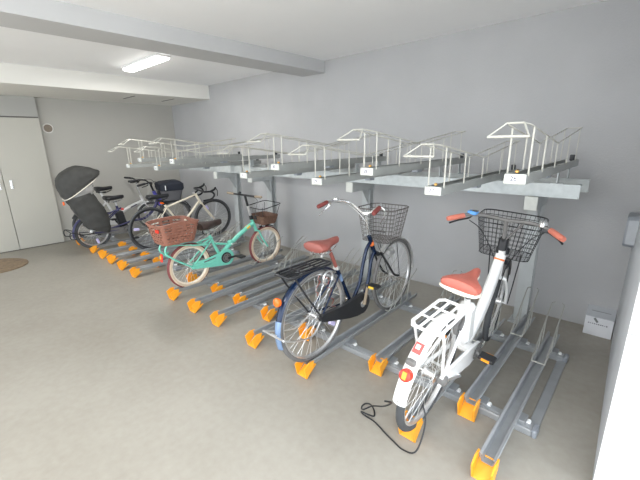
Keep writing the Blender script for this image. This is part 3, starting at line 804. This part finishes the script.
frame_tubes('fork', B, mint_m, [([(.04, .845, .45), (.05, .88, .36), (.05, FK, Rw)], .010), ([(-.04, .845, .45), (-.05, .88, .36), (-.05, FK, Rw)], .010), ([(-.04, .845, .455), (.04, .845, .455)], .012)], xf)
fender(B, FH, Rw, Rw+.010, 60, 110, blk_m, .018, xf)
cg = []
for k in range(13): a = R(110-15*k); cg.append((.36+.098*cos(a), .245+.098*sin(a)))
cg += [(.29, .165), (.0, .215), (-.02, .24), (.0, .262), (.27, .315)]
MB().prism(cg, .052, .062).build('chain_guard', mint_m, B)
MB().lathe((.062, .36, .245), (1, 0, 0), [(.062, 0), (.062, .004), (.03, .006), (.03, .014)], 28).build('chainwheel_cover', blk_m, B, True)
MB().box((.063, .17, .27), (.003, .12, .012), rot=Matrix.Rotation(R(9), 3, 'X')).build('guard_mark', gtire_m, B)
crank(B, .36, .245, .05, gtire_m, blk_m, blk_m, ang=R(2), x=.076, L=.12)
saddle(B, .245, .64, drkb_m, .26, .20, under=alu_m, tilt=.05, th=1.6)
frame_tubes('seat_post', B, steel_m, [([(.215, .52), (.20, .60)], .014)])
frame_tubes('rear_rack', B, mint_m, [([(.062, .0, Rw+.005), (.062, -.15, .35), (.06, -.235, .43), (.06, -.255, .475), (.06, -.235, .53)], .009), ([(-.062, .0, Rw+.005), (-.062, -.15, .35), (-.06, -.235, .43), (-.06, -.255, .475), (-.06, -.235, .53)], .009),
    ([(.055, .02, .475), (.055, .16, .445)], .009), ([(-.055, .02, .475), (-.055, .16, .445)], .009), ([(.055, .10, .455), (.02, .24, .50)], .008), ([(-.055, .10, .455), (-.02, .24, .50)], .008), ([(.055, .02, .475), (-.055, .02, .475)], .007), ([(.06, -.235, .53), (-.06, -.235, .53)], .007), ([(.055, .02, .48), (.055, -.235, .53)], .006), ([(-.055, .02, .48), (-.055, -.235, .53)], .006)])
MB().box((0, -.272, .40), (.035, .018, .085), rot=Matrix.Rotation(R(-6), 3, 'X'), bev=.006).build('tail_reflector', red_m, B)
MB().box((0, -.283, .41), (.020, .004, .035)).build('reflector_insert', yel_m, B)
MB().tube([(0, -.20, .44), (0, -.27, .42)], .008, 6).build('reflector_mount', mint_m, B)
# plastic rear basket with slots and lattice holes
def hole_basket(root, c, top, bot, h):
    b = MB(); NU, NV = 84, 15
    def P(u, v):
        hx = bot[0]+(top[0]-bot[0])*v; hy = bot[1]+(top[1]-bot[1])*v
        pts = rrect(hx, hy, .05, 6); n = len(pts); per = [0]
        for i in range(n):
            a, b_ = pts[i], pts[(i+1) % n]; per.append(per[-1]+math.hypot(b_[0]-a[0], b_[1]-a[1]))
        d = (u % 1)*per[-1]
        for i in range(n):
            if per[i+1] >= d-1e-9:
                f = (d-per[i])/max(1e-9, per[i+1]-per[i]); a, b_ = pts[i], pts[(i+1) % n]
                return (c[0]+a[0]*(1-f)+b_[0]*f, c[1]+a[1]*(1-f)+b_[1]*f, c[2]+h*v+.012*v*cos(4*pi*(u+.12)))
        return (c[0]+pts[0][0], c[1]+pts[0][1], c[2]+h*v)
    vs = [P(i/NU, j/NV) for j in range(NV+1) for i in range(NU)]
    fs = []
    for j in range(NV):
        for i in range(NU):
            hole = False
            if j in (12, 10) and i % 7 not in (0, 1): hole = True
            elif 2 <= j <= 8 and (i+j) % 3 != 0 and j % 2 == 0: hole = (i % 21) > 2
            if not hole: fs.append((j*NU+i, j*NU+(i+1) % NU, (j+1)*NU+(i+1) % NU, (j+1)*NU+i))
    fs.append(tuple(range(NU))[::-1])
    b.add(vs, fs)
    o = b.build('rear_basket', bask_m, root, False, solid=.004)
    r_ = MB(); r_.tube([P(i/NU, 1.0) for i in range(NU)], .008, 6, True); r_.build('basket_rim', bask_m, o, True)
    return o
hole_basket(B, (0, -.125, .548), (.165, .195), (.13, .155), .205)
MB().box((.10, -.322, .70), (.06, .012, .035), bev=.004).build('basket_reflector', red_m, B)
# bars
MB(xf).tube([(0, .775, .61), (0, .765, .66)], .022, 10).build('stem_joint', blk_m, B, True)
MB(xf).tube([(0, .765, .65), (0, .735, .78)], .016, 10).build('stem', alu_m, B, True)
MB(xf).tube([(0, .735, .775), (0, .705, .905)], .014, 10).build('stem_post', blk_m, B, True)
MB(xf).tube([(-.27, .66, .915), (-.1, .70, .91), (.1, .71, .91), (.27, .72, .915)], .012, 8).build('handlebar', blk_m, B, True)
grips(B, woodg_m, [((-.18, .68, .913), (-.285, .658, .916)), ((.18, .715, .913), (.285, .722, .916))], xf, .015)
for s in (-1, 1): MB(xf).smooth_tube([(s*.14, .70, .91), (s*.16, .745, .90), (s*.24, .74, .895)], .006, 6).build('brake_lever', blk_m, B, True)
MB(xf).lathe((-.09, .70, .925), (0, 0, 1), [(.018, 0), (.018, .01), (.008, .02)], 14).build('bell', blk_m, B, True)
MB(xf).smooth_tube([(.15, .70, .91), (.10, .80, .84), (.02, .82, .68), (.02, .87, .52)], .003, 5).build('brake_cable', gtire_m, B, True)
bk = MB(xf).loft([[(x, .95+y, z) for x, y in rrect(hx, hy, .04, 4)] for hx, hy, z in ((.12, .10, .54), (.145, .125, .645), (.14, .12, .645), (.115, .095, .55))]).build('front_basket', wick_m, B, False)
rm = MB(xf); rm.tube([(x, .955+y, .76+.02*(y/.14)) for x, y in rrect(.165, .145, .05, 5)], .0055, 6, True)
for sx, sy_ in ((1, 1), (-1, 1), (1, -1), (-1, -1)): rm.tube([(sx*.12, .95+sy_*.10, .64), (sx*.145, .955+sy_*.125, .76)], .0035, 5)
rm.build('basket_rim', blk_m, bk, True)
net = MB(xf)
for k in range(24):
    a = 2*pi*k/24; net.tube([(.135*cos(a), .95+.115*sin(a), .645), (.155*cos(a+.2), .955+.135*sin(a+.2), .75)], .0009, 4)
net.build('basket_net', gbsk_m, bk)
MB(xf).box((0, .84, .62), (.05, .05, .05), bev=.008).build('basket_bracket', blk_m, B)
MB(xf).lathe((.0, .93, .50), (0, 1, 0), [(.014, -.02), (.024, 0), (.024, .02)], 16).build('headlight', steel_m, B, True)

# ---------- cream road bicycle
B = bike('road_bicycle', 'cream road bicycle with black drop handlebar and black tyres', -5.05, 2.00, .056, 0, 0)
Rw = .306; FH = .977; REMAP = (.05, .96, 0, .2); FK = FH-.05
hT, hB = V((0, .665, .75)), V((0, .735, .60))
xf = rot_axis(remap(hT), remap(hB), R(8))
for yy, x_, ang in ((0, None, [R(172)]), (FH, xf, [R(118)])):
    wheel(B, yy, Rw, Rw, .016, blk_m, dtire_m, xf=x_, nsp=24, reflect=ang, deep=.022)
frame_tubes('frame', B, cream_m, [
    ([hT, hB], .020), ([(.675, .735), (.20, .60)], .0145), ([(.725, .63), (.39, .28)], .018), ([(.39, .28), (.185, .64)], .015),
    ([(.04, .39, .28), (.058, 0, Rw)], .009), ([(-.04, .39, .28), (-.058, 0, Rw)], .009), ([(.018, .205, .60), (.058, 0, Rw)], .0075), ([(-.018, .205, .60), (-.058, 0, Rw)], .0075), ([(-.04, .39, .28), (.04, .39, .28)], .02)])
frame_tubes('fork', B, cream_m, [([(.032, .745, .585), (.042, .84, .44), (.045, FK, Rw)], .0115), ([(-.032, .745, .585), (-.042, .84, .44), (-.045, FK, Rw)], .0115), ([(-.032, .745, .59), (.032, .745, .59)], .015)], xf)
frame_tubes('seat_post', B, blk_m, [([(.19, .63), (.155, .72)], .0135)])
saddle(B, .13, .765, blk_m, .26, .14, under=blk_m)
MB().lathe((.0, .165, .67), (0, -1, .2), [(.015, -.01), (.016, .02), (.012, .03)], 14).build('tail_light', rdor_m, B, True)
MB(xf).tube([(0, .66, .76), (0, .72, .80)], .014, 8).build('stem', blk_m, B, True)
MB(xf).lathe((-.0, .645, .755), (0, -.3, 1), [(.02, 0), (.02, .015)], 12).build('headset_cap', alu_m, B, True)
for s in (-1, 1):
    MB(xf).smooth_tube([(0, .72, .80), (s*.17, .725, .80), (s*.20, .76, .80), (s*.205, .84, .79), (s*.21, .875, .74), (s*.21, .83, .685), (s*.21, .74, .67), (s*.21, .70, .668)], .0145, 8).build('drop_bar', blk_m, B, True)
    MB(xf).smooth_tube([(s*.205, .82, .80), (s*.205, .88, .825), (s*.205, .905, .86)], [.017, .017, .012], 8).build('brake_hood', blk_m, B, True)
    MB(xf).smooth_tube([(s*.205, .895, .85), (s*.205, .93, .80), (s*.205, .925, .72)], .006, 6).build('brake_lever', blk_m, B, True)
crank(B, .39, .28, .085, blk_m, blk_m, blk_m, ang=R(190), x=.05)
chain(B, 0, Rw, .035, .39, .28, .085)
MB().box((0, .30, .44), (.012, .05, .14), rot=Matrix.Rotation(R(28), 3, 'X')).build('cable_guide', gtire_m, B)

# ---------- indigo child-seat bicycle
B = bike('child_seat_bicycle', 'indigo electric bicycle with charcoal rain cover over its rear child seat', -5.79, 1.48, .062, 0, 0)
Rw = .236; FH = 1.22; Rf = .28; REMAP = (.0, .985, 0, .2); FK = FH
hT, hB = V((0, .93, .74)), V((0, 1.0, .55))
xf = rot_axis(remap(hT), remap(hB), R(8))
wheel(B, 0, Rw, Rw, .024, alu_m, dtire_m, nsp=28, reflect=[R(-75)], hubr=.035)
wheel(B, FH, Rf, Rf, .022, gtire_m, dtire_m, xf=xf, nsp=28)
frame_tubes('frame', B, nvy2_m, [([(.14, .20), (.50, .31), (.74, .33), (.90, .46), (.975, .60)], [.012, .016, .020, .024, .026]), ([(.06, .36), (.22, .47), (.42, .54)], .013),
    ([(.42, .22), (.36, .58)], .017), ([(.055, .42, .22), (.062, 0, Rw)], .012), ([(-.055, .42, .22), (-.062, 0, Rw)], .012), ([(.02, .37, .52), (.062, 0, Rw)], .009), ([(-.02, .37, .52), (-.062, 0, Rw)], .009),
    ([(.05, .10, .24), (.05, .50, .32)], .012), ([(-.05, .42, .22), (.05, .42, .22)], .035)])
frame_tubes('head_tube', B, blue_m, [([hT, hB], .027), ([(.985, .60), (1.0, .54), (1.0, .50)], .02)])
frame_tubes('fork', B, blue_m, [([(.045, 1.005, .60), (.052, 1.09, .45), (.052, FK, Rf)], .011), ([(-.045, 1.005, .60), (-.052, 1.09, .45), (-.052, FK, Rf)], .011), ([(-.045, 1.005, .61), (.045, 1.005, .61)], .014)], xf)
MB().box((0, .40, .33), (.085, .11, .34), rot=Matrix.Rotation(R(10), 3, 'X'), bev=.015).build('battery', blk_m, B)
MB().box((0, .43, .52), (.05, .035, .035), bev=.006).build('battery_lock', redd_m, B)
fender(B, 0, Rw, Rw+.016, 60, 190, nvy2_m, .032)
fender(B, FH, Rf, Rf+.016, 20, 130, dtire_m, .028, xf)
crank(B, .42, .22, .055, gtire_m, blk_m, blk_m, ang=R(-60), x=.085, L=.15)
cg = [(-.03, .225), (.40, .165), (.47, .18), (.48, .23), (.44, .26), (.05, .27), (-.02, .265)]
MB().prism(cg, .058, .068).build('chain_guard', gtire_m, B)
saddle(B, .345, .70, blk_m, .27, .21, under=steel_m)
frame_tubes('seat_post', B, alu_m, [([(.365, .56), (.35, .66)], .0135)])
def pod(rows, n=28, e=.8, wob=0.0):
    rings = []
    for i, (ry, rz, fy, fz, w) in enumerate(rows):
        c = V(((0), (ry+fy)/2, (rz+fz)/2)); d = V((0, (fy-ry)/2, (fz-rz)/2)); ring = []
        for k in range(n):
            a = 2*pi*k/n; ca = (abs(cos(a))**e)*(1 if cos(a) > 0 else -1); sa = (abs(sin(a))**e)*(1 if sin(a) > 0 else -1)
            wb = 1+wob*sin(a*5+i*1.7)+wob*.6*sin(a*9-i*2.3)
            ring.append(c+d*ca*wb+V((w*sa*wb, 0, 0)))
        rings.append(ring)
    return rings
def dense(rows, sub=4):
    out = []; k = len(rows)
    for i in range(k-1):
        g = lambda q: rows[min(max(q, 0), k-1)]
        for j in range(sub):
            t = j/sub; p0, p1, p2, p3 = g(i-1), g(i), g(i+1), g(i+2)
            out.append(tuple(.5*((2*b_)+(-a_+c_)*t+(2*a_-5*b_+4*c_-d_)*t*t+(-a_+3*b_-3*c_+d_)*t**3) for a_, b_, c_, d_ in zip(p0, p1, p2, p3)))
    return out+[rows[-1]]
seat = MB(); seat.loft(pod(dense([(-.16, .50, .10, .47, .15), (-.20, .60, .12, .55, .16), (-.24, .80, -.10, .80, .15), (-.24, .98, -.14, .98, .12)]), 20))
cs = seat.build('child_seat', blk_m, B, True)
cov = MB(); cov.loft(pod(dense([(-.07, .31, .19, .22, .17), (-.11, .38, .215, .31, .185), (-.17, .54, .21, .47, .185), (-.225, .67, .15, .64, .185), (-.265, .76, .05, .84, .18)]), 40, .62, .03))
cov.build('rain_cover', cloth_m, cs, True)
can = MB(); can.loft(pod(dense([(-.27, .755, .14, 1.04, .185), (-.305, .84, .19, 1.075, .19), (-.325, .98, .185, 1.125, .185), (-.27, 1.09, .06, 1.175, .16), (-.16, 1.165, -.05, 1.20, .10)]), 40, .62, .018))
can.build('canopy', cloth_m, cs, True)
vw = MB(); vw.loft(pod([(-.25, .745, .08, .77, .175), (-.26, .77, .10, .90, .175), (-.26, .77, .10, 1.02, .175)], 28, .85)); vw.build('clear_window', vinyl_m, cs, True, label='clear vinyl window')
pp = pod([(-.275, .75, .14, 1.035, .190)], 40, .62)[0]
MB().tube(pp, .006, 6, True).build('piping', crm_m, cs, True, label='pale piping')
MB().box((0, -.285, .70), (.05, .02, .05), bev=.008).build('tail_reflector', rdor_m, cs)
sd = MB()
for s in (-1, 1): sd.smooth_tube([(s*.06, 0, Rw), (s*.12, -.16, .25), (s*.15, -.30, .31), (s*.15, -.31, .22), (s*.14, -.20, .21)], .007, 6)
sd.tube([(-.15, -.30, .31), (.15, -.30, .31)], .007, 6)
sd.build('stand', blk_m, B, True)
MB(xf).tube([(0, .93, .74), (0, .90, .84)], .016, 8).build('stem', blk_m, B, True)
bar = [(0, .90, .845), (.06, .90, .86), (.15, .86, .90), (.23, .77, .90), (.26, .66, .885)]
MB(xf).smooth_tube([(-x, y, z) for x, y, z in bar][::-1]+bar[1:], .012, 8).build('handlebar', blk_m, B, True)
grips(B, blk_m, [((s*.235, .76, .90), (s*.265, .64, .88)) for s in (-1, 1)], xf)
for s in (-1, 1):
    MB(xf).smooth_tube([(s*.21, .80, .90), (s*.25, .79, .875), (s*.28, .70, .855)], .007, 6).build('brake_lever', blk_m, B, True)
    MB(xf).smooth_tube([(s*.21, .82, .90), (s*.14, .96, .90), (s*.05, .99, .75), (s*.03, .99, .60)], .0035, 5).build('brake_cable', blk_m, B, True)
bk = MB(xf).loft([[(x, 1.18+y, z) for x, y in rrect(hx, hy, .05, 4)] for hx, hy, z in ((.14, .13, .58), (.17, .17, .76))]).build('front_basket', gcl2_m, B, True)
MB(xf).loft([[(x, 1.18+y, z+dz*(y > 0)) for x, y in rrect(hx, hy, .05, 4)] for hx, hy, z, dz in ((.174, .175, .745, 0), (.185, .185, .78, 0), (.18, .18, .85, 0), (.14, .14, .875, .01), (.05, .05, .88, .015))]).build('basket_cover', gcl_m, bk, True)
MB(xf).box((.19, 1.06, .80), (.008, .012, .07)).build('cover_strap', plate_m, bk)
MB(xf).box((0, 1.02, .70), (.08, .07, .08), bev=.01).build('basket_bracket', blk_m, B)

# ---------- silver bicycle at the far left
B = bike('silver_bicycle', 'silver small-wheeled bicycle behind the child-seat bicycle, nearest the double door wall', -6.46, 1.62, .062, 0, 0)
Rw = .235; FH = .98; REMAP = (.02, 1.0, 0, .2); FK = FH-.02
hT, hB = V((0, .815, .60)), V((0, .865, .45))
xf = rot_axis(remap(hT), remap(hB), R(12))
wheel(B, 0, Rw, Rw, .022, alu_m, dtire_m, nsp=28)
wheel(B, FH, Rw, Rw, .022, alu_m, dtire_m, xf=xf, nsp=28, reflect=[R(150), R(-30)])
frame_tubes('frame', B, silv_m, [([hT, hB], .022), ([(.85, .50), (.52, .38), (.40, .28)], [.034, .034, .030]), ([(.39, .24), (.24, .62)], .017),
    ([(.05, .39, .24), (.058, 0, Rw)], .011), ([(-.05, .39, .24), (-.058, 0, Rw)], .011), ([(.02, .26, .54), (.058, 0, Rw)], .008), ([(-.02, .26, .54), (-.058, 0, Rw)], .008), ([(-.045, .39, .24), (.045, .39, .24)], .03)])
MB().box((.034, .67, .437), (.003, .11, .018), rot=Matrix.Rotation(R(20), 3, 'X')).build('frame_mark', ink_m, B)
frame_tubes('fork', B, silv_m, [([(.04, .87, .45), (.05, .93, .36), (.05, FK, Rw)], .011), ([(-.04, .87, .45), (-.05, .93, .36), (-.05, FK, Rw)], .011), ([(-.04, .87, .455), (.04, .87, .455)], .014)], xf)
fender(B, 0, Rw, Rw+.014, 50, 150, blk_m, .028)
fender(B, FH, Rw, Rw+.014, 30, 150, silv_m, .026, xf)
crank(B, .39, .24, .055, gtire_m, alu_m, blk_m, ang=R(-50), x=.07, L=.14)
cg = [(-.03, .215), (.38, .17), (.45, .20), (.45, .27), (.38, .30), (.02, .29)]
MB().prism(cg, .054, .064).build('chain_guard', silv_m, B)
frame_tubes('seat_post', B, silv_m, [([(.25, .60), (.21, .72)], .015)])
saddle(B, .27, .765, blk_m, .25, .17, under=blk_m)
MB(xf).smooth_tube([(0, .815, .60), (0, .79, .72), (0, .775, .84)], .0135, 8).build('stem', alu_m, B, True)
bar = [(0, .775, .845), (.08, .78, .86), (.17, .74, .875), (.27, .66, .875)]
MB(xf).smooth_tube([(-x, y, z) for x, y, z in bar][::-1]+bar[1:], .012, 8).build('handlebar', blk_m, B, True)
grips(B, blk_m, [((s*.19, .73, .875), (s*.285, .65, .875)) for s in (-1, 1)], xf)
for s in (-1, 1):
    MB(xf).smooth_tube([(s*.17, .75, .88), (s*.20, .79, .86), (s*.27, .73, .85)], .007, 6).build('brake_lever', blk_m, B, True)
    MB(xf).smooth_tube([(s*.16, .76, .88), (s*.10, .92, .86), (s*.05, .96, .70), (s*.03, .91, .52)], .0035, 5).build('brake_cable', cap_m, B, True)
MB(xf).lathe((.10, .78, .88), (0, 0, 1), [(.02, 0), (.02, .01), (.008, .022)], 14).build('bell', steel_m, B, True)

REMAP = None
# ------------------------------------------------------------------ light
w = bpy.data.worlds.new('sky'); SC.world = w; w.use_nodes = True
nt = w.node_tree; bg = nt.nodes['Background']; bg.inputs['Color'].default_value = (.86, .93, 1.0, 1); bg.inputs['Strength'].default_value = 3.5
su = bpy.data.lights.new('sun', 'SUN'); su.energy = 8.0; su.angle = R(2); su.color = (1, .96, .9)
so = bpy.data.objects.new('sun', su); COL.objects.link(so)
so.rotation_euler = V((.12, .75, -.65)).to_track_quat('-Z', 'Y').to_euler(); so.location = (3, -4, 5)
fl = bpy.data.lights.new('phone_flash', 'POINT'); fl.energy = 13; fl.shadow_soft_size = .008; fl.color = (1, .98, .95)
fo = bpy.data.objects.new('phone_flash', fl); COL.objects.link(fo)
fo.location = V((0, 0, 1.5))+rv*.035+uv*.03
SC.view_settings.view_transform = 'Standard'; SC.view_settings.look = 'None'
SC.view_settings.gamma = 1; SC.view_settings.use_curve_mapping = False
SC.view_settings.exposure = 0.25
